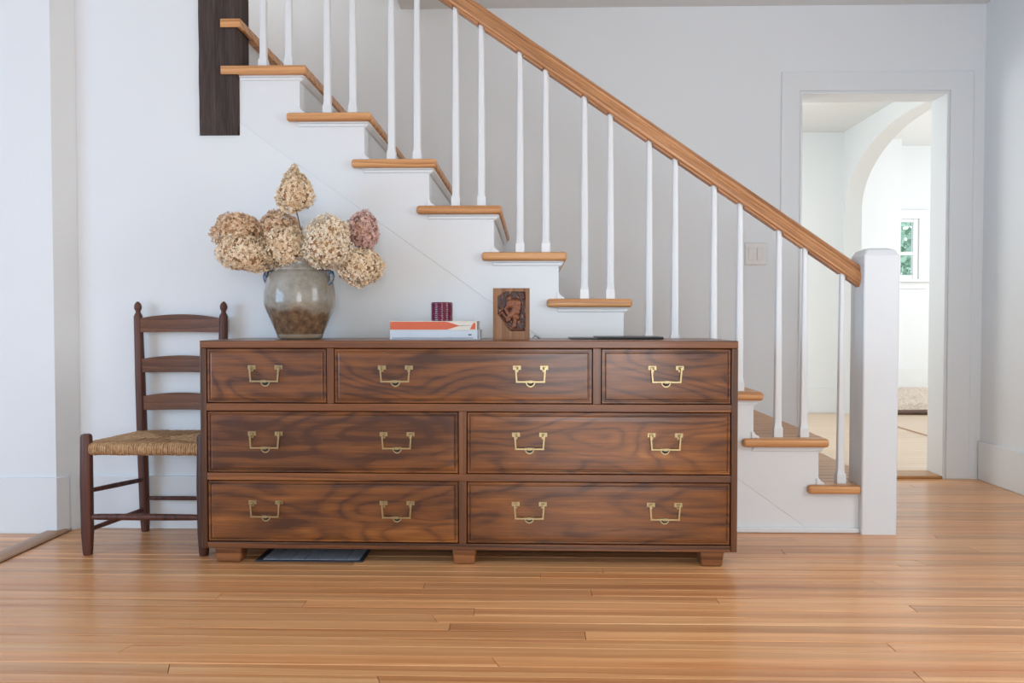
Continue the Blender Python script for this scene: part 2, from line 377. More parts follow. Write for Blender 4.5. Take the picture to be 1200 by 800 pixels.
# ceilings
c = MB(); c.box(-5.1, XR+.1, -3.25, YW, CEIL, CEIL+.1); c.box(-.70, XR+.1, YW, YB, CEIL, CEIL+.1)
c.box(-5.1, XR+.1, YW-.2, YB+.2, 3.4, 3.5); c.box(-2.3, -2.2, YW, YB+.2, 0, 3.5)  # unseen cap over the stairwell, added to stop light leaking in
c.box(-5.1, XR+.1, YW-.1, YW, CEIL+.1, 3.4)
c.box(-.70, -.65, YW, YB, CEIL+.1, 3.4)
struct(c.build('ceiling', M['ceiling']))

# hall beyond the doorway
f = MB(); f.box(.5, 7.1, YB+.16, 12.5, -.04, .0); struct(f.build('floor_hall', M['floor_far']))
m = MB(); m.box(.5, 2.82, 7.45, 7.6, 0, 2.6); m.box(.45, .6, YB+.165, 7.6, 0, 2.6)
hw = struct(m.build('wall_hall', M['wall']))
struct(bx('baseboard_hall', (.6, 2.82, 7.434, 7.45, 0, .23), M['trim'], None, .003))
AX, AT, AC, AA, AS, AR = 2.82, .15, 6.13, 1.27, 1.85, .565
pts = [(YB+.165, 0), (AC-AA, 0)]+[(AC-AA*math.cos(PI*k/40), AS+AR*math.sin(PI*k/40)) for k in range(41)]+[(AC+AA, 0), (7.6, 0), (7.6, 2.6), (YB+.165, 2.6)]
m = MB(); m.prism(pts, 'X', AX, AX+AT); aw = struct(m.build('wall_arch', M['wall'], None, 0, 25))
struct(bx('trim_4', (AX+.065, AX+.085, AC-AA, AC+AA, 0, .006), M['threshold']))
m = MB(); m.box(.5, AX+AT, YB+.165, 10.5, 2.545, 2.65); m.box(AX+AT, 7.1, YB+.165, 10.5, 3.02, 3.1); m.box(AX, AX+AT, YB+.165, 10.5, 2.65, 3.1); struct(m.build('ceiling_hall', M['ceiling']))
m = MB(); m.box(AX+AT, 4.44, 9.9, 10.5, 0, 3.05)
WX0, WX1, WZ0, WZ1 = 3.95, 4.87, 1.36, 2.13
m.box(4.44, WX1, 10.3, 10.45, 0, WZ0); m.box(4.44, WX1, 10.3, 10.45, WZ1, 3.05); m.box(WX1, 7.1, 10.3, 10.45, 0, 3.05)
m.box(7.0, 7.1, YB+.1, 10.5, 0, 3.05); m.box(AX+AT, 7.1, YB+.165, YB+.25, 0, 3.05)
struct(m.build('wall_far', M['wall']))
struct(bx('baseboard_far', (4.44, 7.0, 10.284, 10.3, 0, .24), M['trim'], None, .003))
w5 = MB()
w5.box(4.45, WX1+.08, 10.262, 10.3, WZ1-.02, WZ1+.09); w5.box(WX1-.04, WX1+.08, 10.265, 10.3, WZ0, WZ1-.02); w5.box(4.45, WX1+.12, 10.22, 10.3, WZ0-.04, WZ0); w5.box(4.45, WX1+.07, 10.28, 10.3, WZ0-.12, WZ0-.04)
w5 = struct(w5.build('window_4', M['trim'], None, .004))
s5 = MB(); GX = 4.765
s5.box(4.445, GX, 10.285, 10.315, 1.66, 1.70); s5.box(GX, WX1-.041, 10.28, 10.33, WZ0+.001, WZ1-.021); s5.box(4.445, GX, 10.285, 10.315, WZ0+.001, WZ0+.05); s5.box(4.445, GX, 10.285, 10.315, WZ1-.06, WZ1-.021)
s5.build('window_sash', M['trim'], w5)
bx('pane', (4.446, GX, 10.299, 10.303, WZ0+.051, WZ1-.061), M['glass'], w5)
# tree outside the far window
random.seed(5)
tr = empty('leafy_tree', (4.7, 13.2, 0)); tag(tr, 'green leafy tree seen through the far window', 'tree')
m = MB(); m.tube([(0, 0, 0), (.05, 0, .8), (0, .02, 1.6)], [.09, .07, .04], 8); m.build('trunk', M['stem'], tr)
m = MB()
for i in range(5200):
    d = Vector((random.gauss(0, 1), random.gauss(0, 1), random.gauss(0, 1))).normalized()*random.uniform(.5, 1)**.5
    p = Vector((d.x*1.8, d.y*1.1, 2.0+d.z*1.9)); a = Vector((random.uniform(-1, 1), random.uniform(-1, 1), random.uniform(-1, 1))).normalized(); bb = a.orthogonal().normalized()
    s = random.uniform(.07, .12); m.add([p-a*s, p+bb*s*.5, p+a*s, p-bb*s*.5], [(0, 1, 2, 3)])
tag(m.build('foliage', M['leaf'], tr), kind='stuff')
# rug
rg = empty('shag_rug', (4.05, 8.5, 0)); tag(rg, 'thick cream shag rug on the floor of the far room', 'rug')
m = MB(); NX, NY = 60, 60; vs = []
for j in range(NY+1):
    for i in range(NX+1):
        u, w = i/NX, j/NY; ed = min(u, w, 1-u, 1-w)*14
        z = .012+min(1, ed)*.05+noise.noise(Vector((u*19, w*19, 0)))*.022+random.uniform(-.012, .012)
        if w < .12: z += .035*math.exp(-((w-.05)/.035)**2)*(1+.5*noise.noise(Vector((u*9, 3, 0))))
        vs.append(((u-.5)*2.1+random.uniform(-.01, .01), (w-.5)*2.3+random.uniform(-.012, .012), max(z, .006)))
m.add(vs, [(j*(NX+1)+i, j*(NX+1)+i+1, (j+1)*(NX+1)+i+1, (j+1)*(NX+1)+i) for j in range(NY) for i in range(NX)])
m.build('pile', M['shag'], rg, 0, 60)
m = MB(); m.box(-1.06, 1.06, -1.17, 1.1, .0, .014); m.tube([(-1.06, -1.17, .02), (-.3, -1.18, .03), (.4, -1.165, .026), (1.06, -1.18, .022)], .02, 8)
m.build('backing', M['rugedge'], rg)
# light switch
sw = empty('light_switch', (1.192, YB, 1.198)); tag(sw, 'double white rocker switch plate on the wall behind the stairs', 'switch')
bx('cover_plate', (-.058, .058, -.006, 0, -.058, .058), M['switch'], sw, .003)
for sx in (-.023, .023):
    m = MB(); m.add([(sx-.017, -.006, -.034), (sx+.017, -.006, -.034), (sx+.017, -.006, .034), (sx-.017, -.006, .034), (sx-.017, -.009, -.034), (sx+.017, -.009, -.034), (sx+.017, -.013, .034), (sx-.017, -.013, .034)],
                  [(4, 5, 6, 7), (0, 1, 5, 4), (1, 2, 6, 5), (2, 3, 7, 6), (3, 0, 4, 7)])
    m.build('rocker', M['switch'], sw, .001)

# old beam beside the stairs
random.seed(3)
bm_ = MB(); N = 26; zs = [BZ+(3.38-BZ)*k/N for k in range(N+1)]; ring = []
for k, z in enumerate(zs):
    j = lambda q: noise.noise(Vector((q*3.1, z*9, 1.7)))*.006
    c1 = .010+.004*noise.noise(Vector((z*11, 4, 0)))
    x0, x1, y0, y1 = BX0+.001+abs(j(1)), BX1-.001-abs(j(2)), YW-.020+j(3)*.5, YW+.115
    if k == 0: x0 += .004; x1 -= .004; y0 += .004
    ring.append([(x0+c1, y0), (x1-c1, y0), (x1, y0+c1), (x1, y1), (x0, y1), (x0, y0+c1)])
for k in range(N):
    bm_.add([(*p, zs[k]) for p in ring[k]]+[(*p, zs[k+1]) for p in ring[k+1]], [(i, (i+1) % 6, 6+(i+1) % 6, 6+i) for i in range(6)])
bm_.add([(*p, zs[0]) for p in ring[0]], [(5, 4, 3, 2, 1, 0)])
bo = tag(bm_.build('wooden_beam', M['beam']), 'dark rough-hewn timber post end hanging on the white wall at the stair top', 'beam')

# ------------------------------------------------------------------ staircase
stair = empty('staircase', (0, 0, 0)); tag(stair, 'white painted staircase with oak treads and handrail behind the dresser', 'staircase')
RUN, RISE = .2585, .1845
X = lambda k: 1.690-RUN*k
Z = lambda k: .008+RISE*k
TH = .034
NX0, NX1, NY0, NY1 = 1.300, 1.437, 3.208, 3.345
# stringer panel
P = [(BX1, seam(BX1)), (1.12, 0), (NX0+.002, 0), (NX0+.002, Z(1)-TH)]
for k in range(1, 11):
    xr = X(k+1)-.032
    if xr < BX1: break
    P += [(xr+.020, Z(k)), (xr+.018, Z(k)+.008), (xr+.006, Z(k)+.014), (xr, Z(k)+.024), (xr, Z(k+1)-TH)]
    # step under the tread runs straight to the next riser
P2 = [P[0], P[1], P[2], P[3]]
k = 1
while True:
    xr = X(k+1)-.032
    if xr < BX1+.01: break
    P2 += [(xr+.001, Z(k)-TH), (xr, Z(k)), (xr, Z(k+1)-TH)]; k += 1
P2.append((BX1, Z(k)-TH))
# simplify: the tread passes over the panel, so notch only up to the tread underside
PP = [P[0], P[1], P[2], P[3]]
k = 1
while True:
    xr = X(k+1)-.032
    if xr < BX1+.01: break
    PP += [(xr, Z(k)-TH), (xr, Z(k+1)-TH)]; k += 1
PP.append((BX1, Z(k)-TH))
# the treads cross the panel: cut the panel in steps just below each tread and start again above it
m = MB()
m.prism([(BX1, seam(BX1)), (1.12, 0), (NX0, 0), (NX0, Z(1)-TH)]+sum([[(X(k+1)-.032, Z(k)-TH), (X(k+1)-.032, Z(k+1)-TH)] for k in range(1, 10)], [])+[(BX1, Z(10)-TH)], 'Y', YW-.004, YW+.026)
m.build('stringer', M['trim'], stair, .0012)
# treads, risers, cove mouldings, foot blocks
for k in range(1, 13):
    xk = X(k); z1 = Z(k); z0 = z1-TH; yf = YW-.036
    xn = X(k+1)-.032           # face of the next riser
    m = MB()
    if k == 1:
        poly = [(xn+.0, YW+.03), (xk-.338, YW-.005), (xk-.338, yf), (NX0-.001, yf), (NX0-.001, NY1+.001), (xk, NY1+.001), (xk, YB-.02), (xn, YB-.02)]
    elif k < 10:
        poly = [(xk-.338, yf), (xk, yf), (xk, YB-.02), (xn, YB-.02), (xn, YW-.005), (xk-.338, YW-.005)]
    elif k < 12:
        poly = [(-1.234, yf), (xk, yf), (xk, YB-.02), (xn, YB-.02), (xn, YW+.12), (BX1+.001, YW+.12), (BX1+.001, YW-.029), (-1.234, YW-.029)]
    else:
        poly = [(xk, YW+.125), (xk, YB-.02), (xn, YB-.02), (xn, YW+.125)]
    m.prism(poly, 'Z', z0, z1)
    m.build('tread', M['tread'], stair, .0115 if k < 10 else .0065, seg=4)
    if k < 12:
        # riser below this tread
        yy = YW+.027 if k < 11 else YW+.12
        bx('riser', (xk-.052, xk-.032, yy, YB-.02, (Z(k-1) if k > 1 else 0)+.0005, z0-.0005), M['trim'], stair)
    if k < 11 and k > 1:
        x0 = xk-.295 if k < 10 else BX1+.003
        m = MB(); x1 = xk-.014
        for (a, h0, h1, o) in ((0, .006, .018, .006), (0, 0, .006, .013)):
            m.box(x0+(.0), x1-(.006 if h0 else 0), YW-.004-o, YW-.004, z0-h1, z0-h0)
        m.build('cove_moulding', M['trim'], stair, .002)
        m = MB(); m.prism([(xk-.032, z0-.022), (xk-.024, z0-.020), (xk-.013, z0-.008), (xk-.012, z0), (xk-.032, z0)], 'Y', YW-.003, YB-.03)
        m.build('cove_moulding', M['trim'], stair)
    if k < 9 or k == 9:
        xr = xn
        m = MB(); m.prism([(xr-.008, z1), (xr+.022, z1), (xr+.021, z1+.007), (xr+.008, z1+.013), (xr, z1+.026), (xr-.008, z1+.026)], 'Y', YW-.010, YW+.028)
        m.build('foot_block', M['trim'], stair, .001)
bx('shoe_moulding', (.50, NX0, YW-.018, YW-.004, 0, .02), M['trim'], stair, .004)
# soffit closing the underside of the flight
# newel post
m = MB(); c = .010
def sq(c_, e=0.0): return [(NX0+c_+e, NY0+e), (NX1-c_-e, NY0+e), (NX1-e, NY0+c_+e), (NX1-e, NY1-c_-e), (NX1-c_-e, NY1-e), (NX0+c_+e, NY1-e), (NX0+e, NY1-c_-e), (NX0+e, NY0+c_+e)]
lv = [(sq(.004), 0), (sq(.004), 1.098), (sq(.006, .012), 1.121), (sq(.010, .030), 1.129)]
for (a, za), (b_, zb) in zip(lv, lv[1:]):
    m.add([(*p, za) for p in a]+[(*p, zb) for p in b_], [(i, (i+1) % 8, 8+(i+1) % 8, 8+i) for i in range(8)])
m.add([(*p, lv[-1][1]) for p in lv[-1][0]], [tuple(range(8))]); m.add([(*p, 0) for p in lv[0][0]], [tuple(range(8))[::-1]])
m.build('newel_post', M['baluster'], stair)
# handrail: profile swept along the slope
YR = 3.272
SL = -.6885
railz = lambda x: 1.921+SL*x          # centre line height
prof = [(-.029, -.020), (-.033, -.010), (-.031, -.004), (-.034, .0), (-.031, .005), (-.024, .010), (-.026, .018), (-.022, .027), (-.010, .032)]
prof = prof+[(-a, b) for a, b in prof[::-1]]
prof = [(-.019, -.0335), (-.0265, -.030), (-.029, -.024)]+prof+[(.029, -.024), (.0265, -.030), (.019, -.0335)]
th = math.atan(SL); nz = 1/math.cos(th)
m = MB(); xs = [NX0, .9, .4, -.1, -.6, -1.10]; vs = []
for x in xs:
    for (a, b) in prof: vs.append((x, YR+a, railz(x)+b*nz))
n = len(prof); fs = []
for j in range(len(xs)-1):
    for i in range(n): fs.append((j*n+i, j*n+(i+1) % n, (j+1)*n+(i+1) % n, (j+1)*n+i))
fs += [tuple(range(n)), tuple(range((len(xs)-1)*n, len(xs)*n))[::-1]]
m.add(vs, fs)
RM = Matrix.Translation((NX0, YR, railz(NX0))) @ Matrix.Rotation(-th, 4, 'Y')
RI = RM.inverted()
def local(mb): mb.v = [tuple(RI @ Vector(p)) for p in mb.v]; return mb
hr = local(m).build('handrail', M['rail'], stair, 0, 28); hr.matrix_local = RM
# balusters
bal_x = []
for k in range(1, 11):
    for off in ((-.1865, -.083) if k > 1 else (-.19+.0,)):
        xb = X(k)+off if k > 1 else 1.238
        bal_x.append((xb, Z(k)))
def baluster(xb, zb):
    zt = railz(xb)-.0335*nz+.012; h = zt-zb; m = MB(); n = 12
    def rg_(r, z, sqf): # superellipse between square and circle
        out = []
        for i in range(n):
            a = 2*PI*(i+.5)/n; ca, sa = math.cos(a), math.sin(a)
            rr = r*((1-sqf)+sqf/max(abs(ca), abs(sa))); out.append((xb+rr*ca, YR+rr*sa, z))
        return out
    L = [(.0172, zb, 1), (.0172, zb+.036, 1), (.0172, zb+.0365, 1), (.0158, zb+.044, .5), (.0156, zb+.06, .3), (.0154, zb+h*.28, .2), (.0142, zb+h*.5, .15), (.0120, zb+h*.78, .15), (.0112, zt, .15)]
    vs = []
    for r, z, q in L: vs += rg_(r, z, q)
    fs = [(j*n+i, j*n+(i+1) % n, (j+1)*n+(i+1) % n, (j+1)*n+i) for j in range(len(L)-1) for i in range(n)]+[tuple(range(n))[::-1], tuple(range((len(L)-1)*n, len(L)*n))]
    m.add(vs, fs); return m.build('baluster', M['baluster'], stair, 0, 40)
for xb, zb in bal_x: baluster(xb, zb+.0005)
# fillets filling the plough between the balusters
bxs = sorted([b_[0] for b_ in bal_x], reverse=True); prev = NX0
for xb in bxs+[-1.10]:
    a, b_ = prev-(.0 if prev == NX0 else .013), xb+.013
    if a-b_ > .02:
        m = MB(); vs = []
        for x in (a, b_):
            zc = railz(x)-.0335*nz
            for (p, q) in ((-.018, -.008), (.018, -.008), (.018, .002), (-.018, .002)): vs.append((x, YR+p, zc+q))
        m.add(vs, [(0, 1, 2, 3), (7, 6, 5, 4), (0, 4, 5, 1), (1, 5, 6, 2), (2, 6, 7, 3), (3, 7, 4, 0)])
        local(m).build('fillet', M['rail'], hr)
    prev = xb

# ------------------------------------------------------------------ dresser
DY0, DY1 = 2.762, 3.205
dr = empty('dresser', (-.2225, 2.98, 0)); tag(dr, 'long brown campaign dresser with seven drawers and brass bail pulls', 'dresser')
dr.rotation_euler = (0, 0, math.radians(-.35))
def D(m_): # mesh given in world coordinates -> dresser local
    m_.v = [(a+.2225, b-2.98, c) for a, b, c in m_.v]; return m_
def dbox(name, dims, mat, bev=.0015, parent=dr):
    m_ = MB(); m_.box(*dims); return D(m_).build(name, mat, parent, bev)
L_, R_, T_, B_ = -1.145, .700, .775, .055
dbox('top', (L_, R_, DY0, DY1, T_-.026, T_), M['walnut_x'], .003)
dbox('side_panel', (L_, L_+.022, DY0, DY1, B_, T_-.026), M['walnut_z'], .003)
dbox('side_panel', (R_-.022, R_, DY0, DY1, B_, T_-.026), M['walnut_z'], .003)
dbox('bottom', (L_+.022, R_-.022, DY0, DY1, B_, B_+.022), M['walnut_x'], .002)
dbox('back_panel', (L_+.022, R_-.022, DY1-.012, DY1, B_+.022, T_-.026), M['walnut_x'])
for z0, z1 in ((.2925, .3175), (.5325, .5585)):
    dbox('rail', (L_+.022, R_-.022, DY0+.001, DY1-.012, z0, z1), M['walnut_x'])
dbox('divider', (-.249, -.222, DY0+.001, DY1-.02, B_+.022, .2925), M['walnut_z'])
dbox('divider', (-.249, -.222, DY0+.001, DY1-.02, .3175, .5325), M['walnut_z'])
dbox('divider', (-.703, -.679, DY0+.001, DY1-.02, .5585, T_-.026), M['walnut_z'])
dbox('divider', (.209, .237, DY0+.001, DY1-.02, .5585, T_-.026), M['walnut_z'])
def handle_mesh():
    m = MB()
    for sx in (-1, 1):
        cx = sx*.0465
        m.box(cx-.0135, cx+.0135, -.0025, 0, -.006, .008)          # backplate
        m.prism([(cx-.006, -.006), (cx+.006, -.006), (cx+.004, -.014), (cx-.004, -.014)], 'Y', -.0025, 0)
        m.tube([(cx, 0, 0), (cx, -.011, 0)], .0048, 10)
        m.tube([(cx-.005, -.011, 0), (cx+.005, -.011, 0)], .0045, 10)
    # bail: flat square bar
    t_ = .0026
    for sx in (-1, 1):
        m.prism([(sx*.0505-t_, .003), (sx*.0505+t_, .003), (sx*.0465+t_, -.046), (sx*.0465-t_, -.046)], 'Y', -.016, -.0095)
    m.box(-.0492, .0492, -.0165, -.0095, -.0488, -.0437)
    m.box(-.006, .006, -.0172, -.009, -.0505, -.0415)
    # keyhole plate: half round
    pts = [(.0165*math.cos(a), -.047+.0185*math.sin(a)) for a in [PI+PI*k/14 for k in range(15)]]
    m.prism([(-.0165, -.043)]+pts+[(.0165, -.043)], 'Y', -.003, 0)
    pts = [(.0125*math.cos(a), -.0480+.0130*math.sin(a)) for a in [PI+PI*k/12 for k in range(13)]]
    m.prism(pts, 'Y', -.0036, -.0028, 1)
    return m.mesh('handle', [M['brass'], M['black']], 35)
HM = handle_mesh()
def drawer(x0, x1, z0, z1, handles, hz):
    g = .0025; x0 += g; x1 -= g; z0 += g; z1 -= g
    yf = DY0+.004
    loops = [(0, .05), (0, .0015), (.0015, .0), (.007, .0), (.0085, .0035), (.0115, .0035), (.013, -.0005), (.016, -.0015), (.030, -.002)]
    m = MB(); vs = []
    for ins, dp in loops:
        vs += [(x0+ins, yf+dp, z0+ins), (x1-ins, yf+dp, z0+ins), (x1-ins, yf+dp, z1-ins), (x0+ins, yf+dp, z1-ins)]
    fs = [(j*4+i, j*4+(i+1) % 4, (j+1)*4+(i+1) % 4, (j+1)*4+i) for j in range(len(loops)-1) for i in range(4)]
    q = (len(loops)-1)*4; fs.append((q, q+1, q+2, q+3)); fs.append((3, 2, 1, 0)); m.add(vs, fs)
    d = D(m).build('drawer', M['walnut'], dr)
    for hx in handles:
        h = bpy.data.objects.new('handle', HM); COL.objects.link(h); h.parent = d; h.location = (hx+.2225, yf-.002-2.98, hz)
drawer(-1.123, -.703, .5585, .749, [-.917], .682)
drawer(-.679, .209, .5585, .749, [-.466, -.003], .682)
drawer(.237, .678, .5585, .749, [.457], .682)
drawer(-1.123, -.249, .3175, .5325, [-.918, -.461], .453)
drawer(-.222, .678, .3175, .5325, [-.006, .455], .453)
drawer(-1.123, -.249, .077, .2925, [-.918, -.462], .215)
drawer(-.222, .678, .077, .2925, [-.007, .454], .215)
for x0, x1 in ((-1.105, -1.008), (-.274, -.190), (.578, .660)):
    for y0, y1 in ((DY0+.012, DY0+.085), (DY1-.09, DY1-.02)):
        m = MB(); o = .006
        m.add([(x0+o, y0+o, 0.0005), (x1-o, y0+o, 0.0005), (x1-o, y1-o, 0.0005), (x0+o, y1-o, 0.0005), (x0, y0, B_), (x1, y0, B_), (x1, y1, B_), (x0, y1, B_)],
              [(0, 3, 2, 1), (4, 5, 6, 7), (0, 1, 5, 4), (1, 2, 6, 5), (2, 3, 7, 6), (3, 0, 4, 7)])
        D(m).build('foot', M['foot'], dr, .007, seg=3)
DT = T_+.0005

# floor vent under the dresser
fv = empty('floor_vent', (-.78, 2.90, 0)); tag(fv, 'grey metal floor vent with dark frame set under the dresser', 'vent')
m = MB(); w_, d_ = .190, .105
m.box(-w_, w_, -d_, -d_+.014, 0.0005, .004); m.box(-w_, w_, d_-.014, d_, 0.0005, .004); m.box(-w_, -w_+.022, -d_+.014, d_-.014, 0.0005, .004); m.box(w_-.022, w_, -d_+.014, d_-.014, 0.0005, .004)
m.build('frame', M['vent_frame'], fv, .001)
bx('duct', (-w_+.022, w_-.022, -d_+.014, d_-.014, 0.0003, .0012), M['vent_frame'], fv)
for k in range(7):
    a = -w_+.024+k*.0492
    bx('louvre', (a, a+.0465, -d_+.016, d_-.016, .0014, .0045), M['gray_louvre'], fv, .0008)
    
# ------------------------------------------------------------------ chair
ch = empty('ladderback_chair', (-1.39, 3.0, 0)); tag(ch, 'small dark wooden ladderback chair with a woven rush seat, left of the dresser', 'chair')
CH = (-1.39, 3.0)
def cb(m, name, mat, parent=ch, **k):
    m.v = [(a-CH[0], b-CH[1], c) for a, b, c in m.v]; return m.build(name, mat, parent, **k)
FY, BY = 2.868, 3.196
fxl, fxr = -1.602, -1.1785
for fx in (fxl, fxr):
    m = MB(); m.tube([(fx, FY, .0005), (fx, FY, .012), (fx, FY, .08), (fx-.001, FY, .25), (fx, FY, .425), (fx, FY, .434), (fx, FY, .437)], [.0155, .0175, .0215, .0225, .0205, .0175, .011], 16)
    cb(m, 'leg', M['chairwood'], smooth=40)
blx = lambda s, z: (-1.397+s*(.153+.020*z/.92))
for s in (-1, 1):
    x = lambda z: blx(s, z)
    m = MB(); prof_ = [(.0005, .015), (.06, .019), (.38, .0205), (.6, .0195), (.86, .0165), (.868, .0135), (.875, .0095), (.882, .0095), (.890, .0135), (.900, .0145), (.910, .0115), (.917, .006), (.920, .001)]
    m.tube([(x(z), BY, z) for z, r in prof_], [r for z, r in prof_], 16)
    cb(m, 'leg' if False else 'back_post', M['chairwood'], smooth=50)
for zc, h0, h1 in ((.825, .056, .070), (.664, .054, .066), (.515, .056, .068)):
    m = MB(); N = 16; xa, xb = blx(-1, zc)+.012, blx(1, zc)-.012; vs = []
    for k in range(N+1):
        u = k/N; x = xa+(xb-xa)*u; bow = -math.sin(PI*u)*-.012; ht = h0+(h1-h0)*math.sin(PI*u)**.8; zb = zc-h0/2+.002*math.sin(PI*u)
        yy = BY-.002+bow-.006
        vs += [(x, yy-.004, zb), (x, yy-.004, zb+ht), (x, yy+.004, zb+ht), (x, yy+.004, zb)]
    fs = [(j*4+i, j*4+(i+1) % 4, (j+1)*4+(i+1) % 4, (j+1)*4+i) for j in range(N) for i in range(4)]+[(0, 1, 2, 3), (N*4+3, N*4+2, N*4+1, N*4)]
    m.add(vs, fs); cb(m, 'slat', M['slatwood'], bevel=.0015)
def stretcher(a, b, r):
    m = MB(); a, b = Vector(a), Vector(b)
    m.tube([a.lerp(b, t_) for t_ in (0, .1, .5, .9, 1)], [r*.7, r*.9, r, r*.9, r*.7], 10); cb(m, 'stretcher', M['chairwood'], smooth=60)
stretcher((fxl, FY, .137), (fxr, FY, .137), .0125)
bl0, br0 = blx(-1, .1), blx(1, .1)
stretcher((bl0, BY, .133), (br0, BY, .133), .0085)
for fx, bx_ in ((fxl, bl0), (fxr, br0)):
    stretcher((fx, FY, .230), (bx_, BY, .208), .0095)
    stretcher((fx, FY, .088), (bx_, BY, .088), .0095)
# rush seat: strands wrapped over the four rails, meeting on the diagonals
ZS = .383; RR = .013
c_fl, c_fr, c_bl, c_br = Vector((fxl+.0, FY)), Vector((fxr, FY)), Vector((blx(-1, .39), BY)), Vector((blx(1, .39), BY))
seatrail = [(c_fl, c_fr), (c_fr, c_br), (c_br, c_bl), (c_bl, c_fl)]
cen = (c_fl+c_fr+c_bl+c_br)/4
m = MB(); rnd = random.Random(8)
for ri, (a, b) in enumerate(seatrail):
    d = (b-a); L = d.length; d.normalize(); nrm = Vector((-d.y, d.x))     # inward
    ns = int(L/.0088); ins = .014
    for i in range(ns):
        tt = ins+(L-2*ins)*(i+.5)/ns
        p = a+d*tt
        depth = min(tt, L-tt)
        tmax = ((cen-a).dot(nrm)); depth = min(depth*tmax/(L/2), tmax)*1.02
        r = .0040+rnd.uniform(-.0005, .0005); jz = rnd.uniform(-.001, .001); jn = rnd.uniform(-.001, .001)
        path = []
        for an in (-150, -110, -70, -30, 0, 30, 60, 90):   # around the rail, bottom to top
            q = math.radians(an); R = RR+r*.8
            path.append((p-nrm*(R*math.cos(q)+jn), ZS+R*math.sin(q)*1.25))
        top = ZS+(RR+r*.8)*1.25
        for s_ in (.35, .7, 1.0):
            path.append((p+nrm*depth*s_, top-.002*s_+jz))
        m.tube([(q.x, q.y, z_) for q, z_ in path], r, 6)
under = MB()
rush = cb(m, 'rush_seat', M['rush'], smooth=60); rush['kind'] = 'stuff'
under.prism([(c_fl.x, c_fl.y), (c_fr.x, c_fr.y), (c_br.x, c_br.y), (c_bl.x, c_bl.y)], 'Z', ZS-.010, ZS+.0145)
cb(under, 'seat_core', M['rush'])

# ------------------------------------------------------------------ vase
vz = empty('stoneware_crock', (-.871, 3.03, DT)); tag(vz, 'grey salt-glazed stoneware crock with brown wash, holding dried hydrangeas on the dresser', 'vase')
prof_ = [(.070, 0), (.079, .002), (.083, .008), (.084, .014), (.097, .045), (.112, .080), (.124, .108), (.130, .124), (.1315, .140), (.131, .160), (.1285, .182), (.1245, .205), (.119, .225), (.111, .241), (.103, .251), (.099, .254), (.1005, .257), (.100, .261), (.0975, .265), (.097, .280), (.097, .290), (.101, .296), (.100, .300), (.094, .301), (.088, .297), (.087, .25), (.105, .2), (.11, .12), (.07, .02)]
m = MB(); m.lathe(prof_, 64); m.build('body', M['stoneware'], vz, 0, 60)
for s in (-1, 1):
    m = MB(); pts = []
    for k in range(11):
        a = -PI*.45+PI*.9*k/10
        pts.append((s*(.106+.024*math.cos(a)), -.035 if s > 0 else 0.0, .232+.030*math.sin(a)))
    m.tube(pts, [.010, .009, .0085, .009, .0095, .010, .0095, .009, .0085, .009, .011], 10)
    m.build('handle', M['cobalt'], vz, 0, 60)

# ------------------------------------------------------------------ dried hydrangeas
def bloom(px, pz, py, rx, rz, mat, label, n, seed, cone=0.0, stempts=None, tilt=0):
    rnd = random.Random(seed); o = empty('dried_hydrangea', (px, py, pz))
    tag(o, label, 'flower', 'dried hydrangeas in the crock')
    ry = rx*.9; m = MB()
    k = 0
    n = int(n*2.5)
    for i in range(n):
        # fibonacci shell with jitter
        z_ = 1-2*(i+.5)/n; a = i*2.39996+rnd.uniform(-.25, .25); rr = math.sqrt(max(0, 1-z_*z_))
        d = Vector((rr*math.cos(a), rr*math.sin(a), z_)).normalized()
        sc = rnd.uniform(.86, 1.02)*(1+.27*noise.noise(d*1.5+Vector((seed, 0, 0))))
        w_ = 1-cone*max(-.35, d.z)*.9
        p = Vector((d.x*rx*w_, d.y*ry*w_, d.z*rz))*sc
        if tilt: p = Matrix.Rotation(tilt, 3, 'Y') @ p
        nn = (Vector((p.x/rx, p.y/ry, p.z/rz)).normalized()+Vector([rnd.uniform(-.75, .75) for _ in range(3)])).normalized()
        u = nn.orthogonal().normalized(); v_ = nn.cross(u); ph = rnd.uniform(0, PI/2); s_ = rnd.uniform(.0066, .0094)
        cup = rnd.uniform(-.15, .75)
        for q in range(4):
            if rnd.random() < .12: continue
            a2 = ph+q*PI/2+rnd.uniform(-.2, .2); e = u*math.cos(a2)+v_*math.sin(a2); f_ = nn.cross(e)
            tip = p+e*s_+nn*s_*cup*rnd.uniform(.4, 1.3); mid = p+e*s_*.55+nn*s_*cup*.25
            w2 = s_*rnd.uniform(.33, .48); fold = nn*s_*rnd.uniform(-.1, .25)
            m.add([p, mid+f_*w2+fold, tip, mid-f_*w2+fold], [(0, 1, 2), (0, 2, 3)])
    fm = m.build('flower_head', mat, o); fm['kind'] = 'stuff'
    cm = MB(); pr_ = [(max(.001, math.sin(PI*j/10))*rx*.74*(1-cone*max(-.35, math.cos(PI-PI*j/10))*.9), -math.cos(PI*j/10)*rz*.74) for j in range(11)]
    cm.lathe(pr_, 14)
    if tilt: cm.v = [tuple(Matrix.Rotation(tilt, 3, 'Y') @ Vector(q)) for q in cm.v]
    cm.build('flower_core', M['core'], o, 0, 60)
    if stempts is None:
        tgt = Vector((-.871+(px+.871)*.25, 3.03+(py-3.03)*.2, DT+.10)); mid = Vector((-.871+(px+.871)*.42, 3.03+(py-3.03)*.4, DT+.29))
        stempts = [(px, py, pz-rz*.3), tuple((Vector((px, py, pz-rz*.6))+mid)/2+Vector((0, 0, .012))), tuple(mid), tuple(tgt)]
    sm = MB(); sm.tube([(a-px, b-py, c-pz) for a, b, c in stempts], .0022, 6); sm.build('stem', M['stem'], o, 0, 60)
